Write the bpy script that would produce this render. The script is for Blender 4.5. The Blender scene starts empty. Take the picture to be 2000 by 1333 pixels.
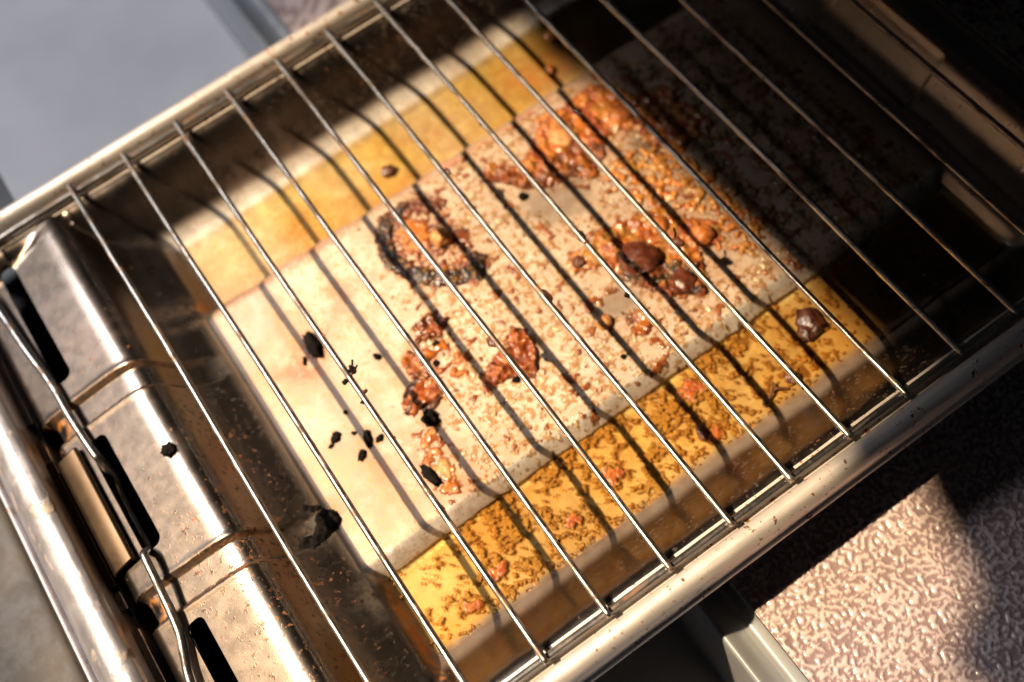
import bpy, bmesh, math, random
import numpy as np
from mathutils import Matrix, Vector

MM = 0.001
random.seed(7)
rng = np.random.default_rng(11)
scene = bpy.context.scene
col = scene.collection

# ------------------------------------------------------------------ camera
cam_d = bpy.data.cameras.new('camera')
cam = bpy.data.objects.new('camera', cam_d); col.objects.link(cam)
R_right = Vector((0.8173, -0.5637, -0.1196))
R_down = Vector((-0.5566, -0.7185, -0.4170))
R_fwd = Vector((0.1492, 0.4074, -0.9010))
rot = Matrix((R_right, -R_down, -R_fwd)).transposed()
cam.matrix_world = Matrix.Translation((-0.0627, -0.1560, 0.2827)) @ rot.to_4x4()
cam_d.sensor_width = 36.0
cam_d.lens = 36.0 * 2117.5 / 2000.0
cam_d.clip_start = 0.01
cam_d.clip_end = 20.0
cam_d.dof.use_dof = True
cam_d.dof.focus_distance = 0.294
cam_d.dof.aperture_fstop = cam_d.lens * 0.001 / 0.0067
cam_d.dof.aperture_blades = 7
scene.camera = cam

# ------------------------------------------------------------------ world, lamps, exposure
world = bpy.data.worlds.new('World'); scene.world = world
world.use_nodes = True
bg = world.node_tree.nodes['Background']
bg.inputs[0].default_value = (0.80, 0.86, 1.0, 1)
bg.inputs[1].default_value = 0.012
scene.view_settings.view_transform = 'Standard'
scene.view_settings.look = 'None'
scene.view_settings.exposure = 0.0
scene.view_settings.gamma = 1.0
scene.cycles.max_bounces = 8
scene.cycles.transparent_max_bounces = 12
scene.cycles.caustics_reflective = False
scene.cycles.caustics_refractive = False
scene.cycles.sample_clamp_indirect = 4.0

LAMP = Vector((-0.74, 0.20, 1.15))
spot_d = bpy.data.lights.new('kitchen_lamp', 'SPOT')
spot_d.energy = 268.0
spot_d.color = (1.0, 0.755, 0.475)
spot_d.shadow_soft_size = 0.011
spot_d.spot_size = math.radians(16.5)
spot_d.spot_blend = 1.0
spot = bpy.data.objects.new('kitchen_lamp', spot_d); col.objects.link(spot)
spot.location = LAMP
spot.rotation_euler = (Vector((0.006, -0.028, -0.03)) - LAMP).to_track_quat('-Z', 'Y').to_euler()

win_d = bpy.data.lights.new('ceiling_light', 'AREA')
win_d.shape = 'RECTANGLE'; win_d.size = 0.36; win_d.size_y = 0.5
win_d.energy = 38.0
win_d.color = (0.92, 0.93, 1.0)
win = bpy.data.objects.new('ceiling_light', win_d); col.objects.link(win)
win.location = (-0.84, 0.88, 1.5)
win.rotation_euler = (Vector((-0.1, 0, 0)) - Vector(win.location)).to_track_quat('-Z', 'Y').to_euler()

# ------------------------------------------------------------------ noise
def _hash(ix, iy, seed):
    h = (ix.astype(np.int64) * 374761393 + iy.astype(np.int64) * 668265263 + seed * 974634777) & 0xFFFFFFFF
    h = ((h ^ (h >> 13)) * 1274126177) & 0xFFFFFFFF
    return (h ^ (h >> 16)) & 0xFFFF
def noise(x, y, seed=0):
    x = np.asarray(x, float); y = np.asarray(y, float)
    x0 = np.floor(x); y0 = np.floor(y); fx = x - x0; fy = y - y0
    def g(dx, dy):
        a = _hash(x0 + dx, y0 + dy, seed) * (2 * math.pi / 65536.0)
        return np.cos(a) * (fx - dx) + np.sin(a) * (fy - dy)
    u = fx ** 3 * (fx * (fx * 6 - 15) + 10); v = fy ** 3 * (fy * (fy * 6 - 15) + 10)
    return 1.5 * ((g(0, 0) * (1 - u) + g(1, 0) * u) * (1 - v) + (g(0, 1) * (1 - u) + g(1, 1) * u) * v)
def fbm(x, y, seed=0, octv=4):
    s = 0; a = 1.0; f = 1.0
    for o in range(octv):
        s = s + a * noise(x * f, y * f, seed + o * 17); a *= 0.5; f *= 2.03
    return s
def sstep(a, b, x):
    t = np.clip((x - a) / (b - a), 0, 1); return t * t * (3 - 2 * t)
def smax(a, b, k):
    h = np.clip(0.5 + 0.5 * (a - b) / k, 0, 1)
    return b + (a - b) * h + k * h * (1 - h)

# ------------------------------------------------------------------ object helpers
def link(name, me, parent=None):
    o = bpy.data.objects.new(name, me); col.objects.link(o)
    if parent: o.parent = parent
    return o
def tag(o, label=None, cat=None, group=None, kind=None):
    if label: o['label'] = label
    if cat: o['category'] = cat
    if group: o['group'] = group
    if kind: o['kind'] = kind
    return o
def thing(name, label, cat, loc=(0, 0, 0), group=None):
    o = bpy.data.objects.new(name, None); col.objects.link(o)
    o.empty_display_size = 0.01
    o.location = Vector(loc) * MM
    return tag(o, label, cat, group)
def mesh_from(name, V, F, mat=None, smooth=True):
    """V in millimetres"""
    me = bpy.data.meshes.new(name)
    V = np.asarray(V, np.float32) * MM
    F = np.asarray(F, np.int32) if not isinstance(F, list) else F
    if isinstance(F, list):
        me.from_pydata([tuple(v) for v in V], [], F)
    else:
        n = F.shape[1]
        me.vertices.add(len(V)); me.vertices.foreach_set('co', V.ravel())
        me.loops.add(F.size); me.loops.foreach_set('vertex_index', F.ravel())
        me.polygons.add(len(F))
        me.polygons.foreach_set('loop_start', np.arange(0, F.size, n, dtype=np.int32))
        me.polygons.foreach_set('loop_total', np.full(len(F), n, np.int32))
        me.update(calc_edges=True)
    if mat: me.materials.append(mat)
    me.polygons.foreach_set('use_smooth', np.full(len(me.polygons), smooth, bool))
    me.update()
    return me
def fattr(me, name, vals):
    a = me.attributes.new(name, 'FLOAT', 'POINT'); a.data.foreach_set('value', np.asarray(vals, np.float32))
def cattr(me, name, rgb):
    a = me.attributes.new(name, 'FLOAT_COLOR', 'POINT')
    c = np.ones((len(rgb), 4), np.float32); c[:, :3] = rgb
    a.data.foreach_set('color', c.ravel())
def grid_faces(nx, ny):
    i, j = np.meshgrid(np.arange(nx - 1), np.arange(ny - 1), indexing='ij')
    a = (i * ny + j).ravel()
    return np.stack([a, a + ny, a + ny + 1, a + 1], 1)
def sweep(name, prof, stations, mat, axis='x', parent=None, closed=False, wob=0.0, sub=1, caps=True):
    """prof: list of (p, z); swept along x (p = y) or along y (p = x)"""
    prof = np.array(prof, float)
    # round the profile
    if sub > 1:
        P = np.vstack([prof, prof[:1]]) if closed else prof
        t = np.arange(len(P)); tt = np.linspace(0, len(P) - 1, (len(P) - 1) * sub + 1)
        def cr(c):
            m = np.gradient(c); i = np.minimum(tt.astype(int), len(P) - 2); u = tt - i
            h00 = 2*u**3-3*u**2+1; h10 = u**3-2*u**2+u; h01 = -2*u**3+3*u**2; h11 = u**3-u**2
            return h00*c[i]+h10*m[i]*.8+h01*c[i+1]+h11*m[i+1]*.8
        prof = np.stack([cr(P[:, 0]), cr(P[:, 1])], 1)
        if closed: prof = prof[:-1]
    n = len(prof); V = []; F = []
    st = np.array(stations, float)
    for k, s in enumerate(st):
        for q in range(n):
            p, z = prof[q]
            if wob:
                p += wob * float(noise(s * .11, q * .35, 5)); z += wob * float(noise(s * .09, q * .4, 6))
            V.append((s, p, z) if axis == 'x' else (p, s, z))
    for k in range(len(st) - 1):
        for q in range(n if closed else n - 1):
            a = k * n + q; b = k * n + (q + 1) % n
            F.append((a, b, b + n, a + n))
    if closed and caps:
        F.append(tuple(range(n))); F.append(tuple((len(st) - 1) * n + q for q in reversed(range(n))))
    me = mesh_from(name, V, F, mat)
    bm = bmesh.new(); bm.from_mesh(me); bmesh.ops.recalc_face_normals(bm, faces=bm.faces); bm.to_mesh(me); bm.free()
    return link(name, me, parent)
def catmull(pts, per=8):
    pts = [np.array(p, float) for p in pts]; out = []
    for i in range(len(pts) - 1):
        p0 = pts[max(i - 1, 0)]; p1 = pts[i]; p2 = pts[i + 1]; p3 = pts[min(i + 2, len(pts) - 1)]
        for k in range(per):
            t = k / per
            out.append(.5 * ((2*p1) + (p2-p0)*t + (2*p0-5*p1+4*p2-p3)*t*t + (3*p1-p0-3*p2+p3)*t**3))
    out.append(pts[-1]); return np.array(out)
def tube(name, path, r, mat, parent=None, sides=10, seed=0, grime=0.0, zamp=0.0):
    path = np.array(path, float); n = len(path)
    T = np.gradient(path, axis=0); T /= np.linalg.norm(T, axis=1)[:, None]
    L = np.r_[0, np.cumsum(np.linalg.norm(np.diff(path, axis=0), axis=1))]
    V = []; F = []; up = np.array([0.03, 0.02, 1.0]); gr = []
    for k in range(n):
        b = np.cross(T[k], up)
        if np.linalg.norm(b) < 1e-3: b = np.array([1., 0, 0])
        b /= np.linalg.norm(b); c = np.cross(b, T[k])
        for q in range(sides):
            a = 2 * math.pi * q / sides
            f = float(noise(L[k] * .16, q * 2 * 3.0 / sides + seed * 9.1, 31 + seed))
            f2 = float(noise(L[k] * .7, a * .9 + seed * 4.3, 71 + seed))
            g = max(0., f - .34) * 2.4 + max(0., f2 - .48) * 1.2
            under = .5 - .5 * math.sin(a)
            rr = r * (1 + grime * (max(0., f - .30) * 2.6 + max(0., f2 - .45)) * (0.15 + under))
            V.append(path[k] + rr * (math.cos(a) * b + math.sin(a) * c)); gr.append(min(1., g * 2.0) if grime else 0)
    for k in range(n - 1):
        for q in range(sides):
            a = k * sides + q; b = k * sides + (q + 1) % sides
            F.append((a, b, b + sides, a + sides))
    F.append(tuple(range(sides))[::-1]); F.append(tuple((n - 1) * sides + q for q in range(sides)))
    me = mesh_from(name, V, F, mat)
    for p in list(me.polygons)[-2:]: p.use_smooth = False
    bm = bmesh.new(); bm.from_mesh(me); bmesh.ops.recalc_face_normals(bm, faces=bm.faces); bm.to_mesh(me); bm.free()
    fattr(me, 'grime', gr)
    return link(name, me, parent)

# ------------------------------------------------------------------ materials
class NT:
    def __init__(self, name):
        self.m = bpy.data.materials.new(name); self.m.use_nodes = True
        self.t = self.m.node_tree; self.t.nodes.clear()
        self.out = self.n('ShaderNodeOutputMaterial')
    def n(self, typ, **kw):
        nd = self.t.nodes.new(typ)
        for k, v in kw.items():
            if k.startswith('_'): nd.inputs[k[1:].replace('_', ' ')].default_value = v
            else: setattr(nd, k, v)
        return nd
    def l(self, a, b): self.t.links.new(a, b)
    def attr(self, name): return self.n('ShaderNodeAttribute', attribute_name=name)
    def obj(self): return self.n('ShaderNodeTexCoord').outputs['Object']
    def tex(self, scale, detail=4, rough=.55, vec=None, dist=0.0):
        t = self.n('ShaderNodeTexNoise'); t.inputs['Scale'].default_value = scale; t.inputs['Detail'].default_value = detail
        t.inputs['Roughness'].default_value = rough; t.inputs['Distortion'].default_value = dist
        self.l(vec if vec else self.obj(), t.inputs['Vector']); return t.outputs['Fac']
    def rng(self, v, a, b, c=0., d=1., smooth=True):
        m = self.n('ShaderNodeMapRange'); m.clamp = True
        if smooth: m.interpolation_type = 'SMOOTHSTEP'
        m.inputs['From Min'].default_value = a; m.inputs['From Max'].default_value = b
        m.inputs['To Min'].default_value = c; m.inputs['To Max'].default_value = d
        self.l(v, m.inputs['Value']); return m.outputs['Result']
    def math(self, op, a, b=None):
        m = self.n('ShaderNodeMath', operation=op)
        for i, s in enumerate((a, b)):
            if s is None: continue
            if isinstance(s, (int, float)): m.inputs[i].default_value = s
            else: self.l(s, m.inputs[i])
        return m.outputs[0]
    def mix(self, f, a, b):
        m = self.n('ShaderNodeMix', data_type='RGBA')
        for key, s in (('Factor', f),):
            if isinstance(s, (int, float)): m.inputs[0].default_value = s
            else: self.l(s, m.inputs[0])
        for i, s in ((6, a), (7, b)):
            if isinstance(s, tuple): m.inputs[i].default_value = (*s, 1)
            else: self.l(s, m.inputs[i])
        return m.outputs[2]
    def bump(self, h, strength, dist):
        b = self.n('ShaderNodeBump'); b.inputs['Strength'].default_value = strength; b.inputs['Distance'].default_value = dist
        self.l(h, b.inputs['Height']); return b.outputs[0]
    def bsdf(self, color=None, metal=None, rough=None, normal=None, coat=None, spec=None):
        p = self.n('ShaderNodeBsdfPrincipled')
        for key, s in (('Base Color', color), ('Metallic', metal), ('Roughness', rough), ('Normal', normal), ('Coat Weight', coat), ('Specular IOR Level', spec)):
            if s is None: continue
            if isinstance(s, tuple): p.inputs[key].default_value = (*s, 1)
            elif isinstance(s, (int, float)): p.inputs[key].default_value = s
            else: self.l(s, p.inputs[key])
        self.l(p.outputs[0], self.out.inputs[0]); return p

def _see(self, p, cover, tint):
    tr = self.n('ShaderNodeBsdfTransparent'); mx = self.n('ShaderNodeMixShader')
    self.l(self.mix(.55, (1.0, .93, .82), tint), tr.inputs[0])
    self.l(cover, mx.inputs[0]); self.l(tr.outputs[0], mx.inputs[1]); self.l(p.outputs[0], mx.inputs[2]); self.l(mx.outputs[0], self.out.inputs[0])
NT.see_through = _see

def mat_pan():
    t = NT('greasy_steel')
    grease = t.attr('grease').outputs['Fac']; speck = t.attr('speck').outputs['Fac']; gold = t.attr('gold').outputs['Fac']
    stain = t.attr('stain').outputs['Fac']; soot = t.attr('soot').outputs['Fac']
    big = t.tex(28, 5); fine = t.tex(1500, 3, .7); mid = t.tex(240, 5, .6)
    steel = t.mix(t.rng(big, .35, .65), (.175, .145, .12), (.21, .172, .145))
    film = t.mix(t.rng(mid, .40, .62), (.58, .435, .32), (.67, .54, .42))
    film = t.mix(t.math('MULTIPLY', t.attr('tan').outputs['Fac'], t.rng(t.tex(55, 4), .25, .65, .55, 1.0)), film, (.34, .232, .152))
    film = t.mix(t.attr('painted_gleam').outputs['Fac'], film, (.86, .81, .72))
    film = t.mix(t.rng(t.tex(38, 5, .6), .48, .70, 0, .55), film, (.44, .36, .30))
    base = t.mix(grease, steel, film)
    gr = t.math('MULTIPLY', grease, t.rng(t.math('ADD', t.tex(1150, 2, .5), t.math('MULTIPLY', t.tex(130, 3), .35)), .72, .82))
    base = t.mix(t.math('MULTIPLY', gr, .7), base, (.50, .25, .09))
    ws = t.math('MULTIPLY', t.attr('wallspeck').outputs['Fac'], t.rng(t.math('ADD', t.tex(560, 3, .6), t.math('MULTIPLY', t.tex(90, 3), .3)), .76, .79))
    base = t.mix(ws, base, (.012, .008, .006))
    # brown rust / fat specks
    sp = t.math('ADD', t.tex(640, 3, .6), t.math('ADD', t.math('MULTIPLY', speck, .15), t.math('MULTIPLY', t.tex(70, 3), .16)))
    spm = t.rng(sp, .775, .81)
    base = t.mix(spm, base, t.mix(t.rng(mid, .4, .6), (.06, .022, .008), (.22, .085, .03)))
    # tan halo stains on the ledge
    halo = t.rng(t.math('ADD', t.tex(210, 2, .5), t.math('MULTIPLY', speck, .10)), .70, .80)
    base = t.mix(t.math('MULTIPLY', halo, .45), base, (.34, .18, .09))
    gm = t.math('MULTIPLY', gold, t.rng(t.tex(420, 4), .30, .62))
    base = t.mix(gm, base, (.50, .19, .035))
    st = t.math('MINIMUM', 1.0, t.math('MULTIPLY', stain, t.rng(t.math('ADD', t.math('MULTIPLY', t.tex(420, 5, .7, dist=.6), .55), t.math('MULTIPLY', t.tex(110, 4, .6), .5)), .40, .58)))
    base = t.mix(t.math('MULTIPLY', st, .8), base, t.mix(t.rng(t.tex(45, 3), .42, .58), (.40, .10, .05), (.36, .15, .05)))
    so = t.math('MULTIPLY', soot, t.rng(t.tex(260, 5, .65), .30, .60))
    base = t.mix(so, base, (.035, .022, .012))
    dirt = t.math('MAXIMUM', t.math('MAXIMUM', spm, t.math('MULTIPLY', gm, .6)), t.math('MAXIMUM', st, t.math('MAXIMUM', so, ws)))
    metal = t.math('SUBTRACT', 1.0, t.math('MAXIMUM', t.math('MULTIPLY', grease, .56), dirt))
    rough = t.math('ADD', t.rng(mid, .3, .7, .27, .32), t.math('MULTIPLY', grease, .17))
    h = t.math('ADD', t.math('MULTIPLY', fine, .22), t.math('ADD', t.math('MULTIPLY', spm, .3), t.math('MULTIPLY', t.tex(620, 4, .6), t.math('ADD', .02, t.math('MULTIPLY', grease, .3)))))
    t.bsdf(base, metal, rough, t.bump(h, .24, .00025), spec=.5)
    return t.m
def mat_steel(name, c1, c2, rough=(.25, .4), metal=1.0, speck=0.0, fine=1600, spk=(.06, .022, .008), bump=.2):
    t = NT(name)
    mid = t.tex(160, 5, .6)
    base = t.mix(t.rng(t.tex(40, 4), .35, .65), c1, c2)
    m = metal
    h = t.math('MULTIPLY', t.tex(fine, 3, .7), .4)
    if speck:
        s = t.rng(t.math('ADD', t.tex(420, 3, .7), t.math('MULTIPLY', t.tex(35, 3), .28)), .80 - speck, .85 - speck)
        base = t.mix(s, base, t.mix(t.rng(mid, .4, .6), spk, (spk[0]*4, spk[1]*3.4, spk[2]*2.5)))
        m = t.math('SUBTRACT', metal, t.math('MULTIPLY', s, metal)); h = t.math('ADD', h, t.math('MULTIPLY', s, .8))
    t.bsdf(base, m, t.rng(mid, .3, .7, *rough), t.bump(h, bump, .0003))
    return t.m
def mat_wire():
    t = NT('rack_wire')
    g = t.attr('grime').outputs['Fac']; mid = t.tex(700, 4, .6); n2 = t.tex(180, 4, .6)
    base = t.mix(t.rng(n2, .35, .65), (.27, .255, .24), (.31, .295, .28))
    gm = t.math('MAXIMUM', t.math('MULTIPLY', g, t.rng(mid, .25, .5)), t.rng(t.math('ADD', mid, t.math('MULTIPLY', n2, .3)), .86, .90))
    gc = t.mix(t.rng(n2, .4, .6), (.045, .022, .010), (.22, .10, .035))
    base = t.mix(gm, base, gc)
    t.bsdf(base, t.math('SUBTRACT', 1.0, t.math('MULTIPLY', gm, .95)), t.rng(mid, .3, .7, .30, .38), t.bump(t.math('ADD', t.math('MULTIPLY', t.tex(2200, 2), .5), gm), .16, .0003))
    return t.m
def mat_crust():
    t = NT('burnt_fat')
    c = t.attr('tint').outputs['Color']; fine = t.tex(900, 5, .65)
    base = t.mix(t.rng(fine, .30, .70), c, t.mix(.45, c, (.03, .010, .004)))
    base = t.mix(t.rng(t.tex(420, 3), .5, .7), base, t.mix(.22, base, (.70, .34, .09)))
    p = t.bsdf(base, 0.0, t.rng(t.tex(150, 3), .38, .60, .20, .62), t.bump(t.tex(700, 4, .6), .30, .0005), coat=.14)
    p.inputs['Coat Roughness'].default_value = .14
    t.see_through(p, t.attr('cover').outputs['Fac'], base)
    return t.m
def mat_scum():
    t = NT('floating_fat')
    c = t.attr('tint').outputs['Color']; fine = t.tex(800, 4, .6)
    p = t.bsdf(t.mix(t.rng(fine, .3, .7), c, t.mix(.35, c, (.04, .016, .006))), 0.0, t.rng(fine, .3, .7, .25, .5), t.bump(fine, .25, .0003), spec=.4)
    t.see_through(p, t.attr('cover').outputs['Fac'], c)
    return t.m
M_SCUM = mat_scum()
def mat_lump(name, c1, c2, rough=.25, coat=.4, bump=.6, spec=.5):
    t = NT(name)
    n = t.tex(420, 5, .65)
    rough = t.rng(t.tex(260, 4, .6), .35, .65, rough, rough + .32); coat = coat * .45
    t.bsdf(t.mix(t.rng(n, .38, .62), c1, c2), 0.0, rough, t.bump(t.tex(650, 5, .65), bump, .0007), coat=coat, spec=spec)
    return t.m
def mat_oil(name, tint, deep):
    t = NT(name)
    tr = t.n('ShaderNodeBsdfTransparent'); gl = t.n('ShaderNodeBsdfGlossy'); mx = t.n('ShaderNodeMixShader')
    cl = t.mix(t.attr('depth').outputs['Fac'], (1, 1, 1), t.mix(t.rng(t.tex(32, 3), .35, .65), tint, deep))
    t.l(cl, tr.inputs[0]); gl.inputs['Roughness'].default_value = .06
    fr = t.n('ShaderNodeFresnel'); fr.inputs['IOR'].default_value = 1.47
    b = t.bump(t.tex(260, 4, .6), .12, .0005); t.l(b, gl.inputs['Normal']); t.l(b, fr.inputs['Normal'])
    t.l(fr.outputs[0], mx.inputs[0]); t.l(tr.outputs[0], mx.inputs[1]); t.l(gl.outputs[0], mx.inputs[2])
    t.l(mx.outputs[0], t.out.inputs[0])
    return t.m

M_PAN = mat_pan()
M_RIM = mat_steel('rim_steel', (.74, .67, .60), (.82, .75, .68), (.44, .52), speck=.05, spk=(.10, .035, .012), metal=.62, bump=.08)
M_WIRE = mat_wire()
M_CRUST = mat_crust()
M_CHAR = mat_lump('charcoal', (.004, .0035, .003), (.010, .008, .007), .62, .0, .7, .05)
M_BROWN = mat_lump('burnt_brown', (.045, .014, .006), (.14, .045, .018), .22, .5)
M_MAROON = mat_lump('maroon_syrup', (.050, .012, .006), (.105, .026, .012), .18, .5, .35)
M_ORANGE = mat_lump('roast_orange', (.42, .13, .025), (.20, .055, .014), .22, .5)
M_TAN = mat_lump('roast_tan', (.48, .22, .07), (.30, .11, .03), .30, .3)
M_DARK = mat_lump('dark_syrup', (.018, .006, .004), (.06, .016, .009), .10, .8)
def mat_rail():
    t = NT('spattered_steel')
    big = t.tex(75, 4, .6); mid = t.tex(380, 4, .6)
    drip = t.rng(t.math('ADD', t.tex(120, 3, .5), t.math('MULTIPLY', t.tex(30, 2), .25)), .69, .84)
    spk = t.rng(mid, .66, .72)
    base = t.mix(t.rng(big, .35, .65), (.46, .43, .43), (.56, .53, .54))
    base = t.mix(t.math('MULTIPLY', drip, .6), base, (.50, .35, .20))
    base = t.mix(t.math('MULTIPLY', spk, .7), base, (.24, .13, .08))
    d = t.math('MAXIMUM', t.math('MULTIPLY', drip, .8), t.math('MULTIPLY', spk, .7))
    h = t.math('ADD', t.math('MULTIPLY', drip, 1.2), t.math('ADD', t.math('MULTIPLY', mid, .6), t.math('MULTIPLY', t.tex(1300, 3), .3)))
    t.bsdf(base, t.math('SUBTRACT', .85, t.math('MULTIPLY', d, .8)), t.rng(big, .3, .7, .48, .60), t.bump(h, .5, .0004))
    return t.m
M_RAIL = mat_rail()
M_BRASS = mat_steel('bronzed_steel', (.075, .05, .030), (.10, .066, .040), (.42, .5))
M_FACE = mat_steel('brown_face', (.035, .024, .013), (.08, .056, .030), (.5, .6), metal=.2)
M_DULL = mat_steel('dull_steel', (.24, .20, .18), (.32, .27, .24), (.4, .5))
M_BLACK = mat_steel('black_metal', (.02, .02, .02), (.03, .03, .03), (.4, .5), metal=.3)
M_RUST = mat_steel('rusty_plate', (.34, .29, .23), (.44, .38, .31), (.5, .65), metal=.4, speck=.16, spk=(.03, .012, .006))
M_TRIM = mat_steel('grey_trim', (.26, .27, .285), (.31, .32, .335), (.28, .36), metal=.2)
M_SHADE_PLATE = mat_steel('shade_plate_metal', (.05, .05, .05), (.07, .07, .07), (.45, .55))

M_DARKWALL = mat_steel('dark_tile', (.03, .03, .03), (.05, .05, .05), (.4, .6), metal=0.0)
def mat_hob():
    t = NT('hammered_enamel')
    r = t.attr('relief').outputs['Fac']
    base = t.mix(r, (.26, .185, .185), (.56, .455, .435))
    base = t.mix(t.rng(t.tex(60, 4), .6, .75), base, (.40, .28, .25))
    t.bsdf(base, 0.0, t.rng(t.tex(500, 3), .3, .7, .20, .32), t.bump(t.tex(900, 3), .1, .0003), coat=.1)
    return t.m
def mat_counter():
    t = NT('grey_counter')
    base = t.mix(t.rng(t.tex(20, 4), .3, .7), (.33, .33, .35), (.39, .38, .39))
    t.bsdf(base, 0.0, t.rng(t.tex(60, 4), .3, .7, .42, .5), t.bump(t.tex(1800, 2), .05, .0002))
    return t.m
M_HOB = mat_hob(); M_COUNTER = mat_counter()

# ================================================================== the setting
ZP = -37.0     # hob surface
def build_hob():
    x = np.arange(-3.0, 120.01, .45); y = np.arange(-215, -104, .45)
    X, Y = np.meshgrid(x, y, indexing='ij')
    wx = X + 1.0 * noise(X * .25, Y * .25, 3); wy = Y + 1.0 * noise(X * .25, Y * .25, 4)
    n = noise(wx * .70, wy * .70, 41) + .4 * noise(wx * 1.3, wy * 1.3, 42) + .25 * noise(X * .12, Y * .12, 43)
    rel = sstep(-.16, .22, n)
    Z = ZP + .50 * rel - .9 * np.clip((1.2 - (X + 3.0)) / 1.2, 0, 1) ** 2 + .35 * sstep(3.2, 1.4, X + 3)
    V = np.stack([X.ravel(), Y.ravel(), Z.ravel()], 1); F = grid_faces(len(x), len(y))
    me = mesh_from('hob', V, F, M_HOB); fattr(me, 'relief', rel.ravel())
    o = link('hob', me); tag(o, kind='structure')
    # the rest of the same sheet, coarser
    for nm, (xa, xb, ya, yb, st) in {'hob_rear': (-3, 520, y[-1], 700, 3.0), 'hob_side': (x[-1], 520, y[0], y[-1], 5.0), 'hob_front': (-3, 520, -420, y[0], 5.0)}.items():
        xs = np.arange(xa, xb + .1, st); ys = np.linspace(ya, yb, int((yb - ya) / st) + 1)
        A, B = np.meshgrid(xs, ys, indexing='ij'); rr = sstep(-.22, .10, noise(A * .47, B * .47, 41))
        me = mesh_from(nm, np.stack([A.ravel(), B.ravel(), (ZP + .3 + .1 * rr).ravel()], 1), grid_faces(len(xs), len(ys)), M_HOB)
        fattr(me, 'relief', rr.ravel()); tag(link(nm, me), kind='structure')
build_hob()
tr = sweep('hob_edge_trim', [(-3.2, -37.6), (-3.6, -40.0), (-5.0, -42.0), (-7.0, -42.2), (-9.5, -40.6), (-12.0, -38.6), (-13.6, -37.6), (-14.5, -37.8), (-15.0, -39.5), (-15.1, -50), (-15.1, -95)],
           [-420, -200, 0, 300, 700], M_TRIM, axis='y', sub=4)
tag(tr, kind='structure')
cv = [(-15.4, -92), (-500, -92)]
ct = sweep('counter', cv, [-420, -100, 200, 700], M_COUNTER, axis='y')
tag(ct, kind='structure')

# unseen plate added above, outline shaped to keep the lamp off the right end
def build_shade_plate():
    zh = 400.0
    L = np.array(LAMP) / MM
    tgt = [(46, 455, -28), (54, 110, -5), (58, 75, -24), (66, 38, -23), (68, -14, -23), (70, -50, -23), (71, -90, -20), (72, -103, -3), (62, -116, -37), (57, -128, -37), (54, -140, -37), (52, -150, -37),
           (47, -157, -37), (35, -162, -37), (30, -168, -37), (31, -176, -37), (37, -188, -37), (46, -204, -37), (80, -300, -37)]
    out = []
    for p in tgt:
        p = np.array(p, float); s = (zh - p[2]) / (L[2] - p[2]); out.append(p + (L - p) * s)
    out = [(q[0], q[1]) for q in out]
    out += [(420, out[-1][1]), (420, out[0][1])]
    n = len(out)
    V = [(a, b, zh) for a, b in out] + [(a + 30 if i < n - 2 else a, b, zh + 60) for i, (a, b) in enumerate(out)]
    F = [tuple(range(n)), tuple(range(2 * n - 1, n - 1, -1))] + [(i, (i + 1) % n, n + (i + 1) % n, n + i) for i in range(n)]
    me = mesh_from('unseen_shade_plate', V, F, M_SHADE_PLATE, smooth=False)
    o = link('unseen_shade_plate', me)
    tag(o, 'dark plate added out of view above the pan to shade its far end', 'cooker hood')
build_shade_plate()
# ================================================================== the grill pan
OIL = -28.0
def prof_table(pts, lo, hi, sm):
    t = np.arange(lo, hi, .1); z = np.interp(t, [p[0] for p in pts], [p[1] for p in pts])
    k = np.exp(-.5 * (np.arange(-40, 41) * .1 / sm) ** 2); k /= k.sum()
    z = np.convolve(np.pad(z, 40, mode='edge'), k, 'valid'); return t, z
TX = prof_table([(-152, -15.2), (-146, -13.4), (-138, -10.7), (-130, -8.1), (-122, -5.5), (-116.5, -3.7), (-113.5, -3.05), (-111, -3.2), (-109, -4.2), (-107, -6.4), (-104.8, -10.5), (-102.3, -15.0), (-98, -18.6), (-92, -21.6),
                 (-88, -23.0), (-86.3, -25.5), (-84.5, -29.9), (-82, -30.6), (128, -30.6), (130, -29.9), (132, -25.5), (134, -23), (138, -21.5), (144, -16), (148, -9), (150, -5), (152.5, -3.3), (160, -3.0), (166, -3.0)], -155, 175, .8)
TY = prof_table([(0, -30.6), (66, -30.6), (75, -30.3), (80, -29.7), (83, -28.7), (85.6, -27.2), (88.6, -24.6), (92, -20.6), (95.3, -15.6), (98.6, -9.4), (101.6, -5.2), (103.6, -4.3), (112, -4.2)], 0, 112, 1.1)
TPL = prof_table([(0, -23), (50.2, -23), (51.8, -23.5), (54.2, -26.2), (56.2, -29.6), (58, -34), (112, -40)], 0, 112, .7)
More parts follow.
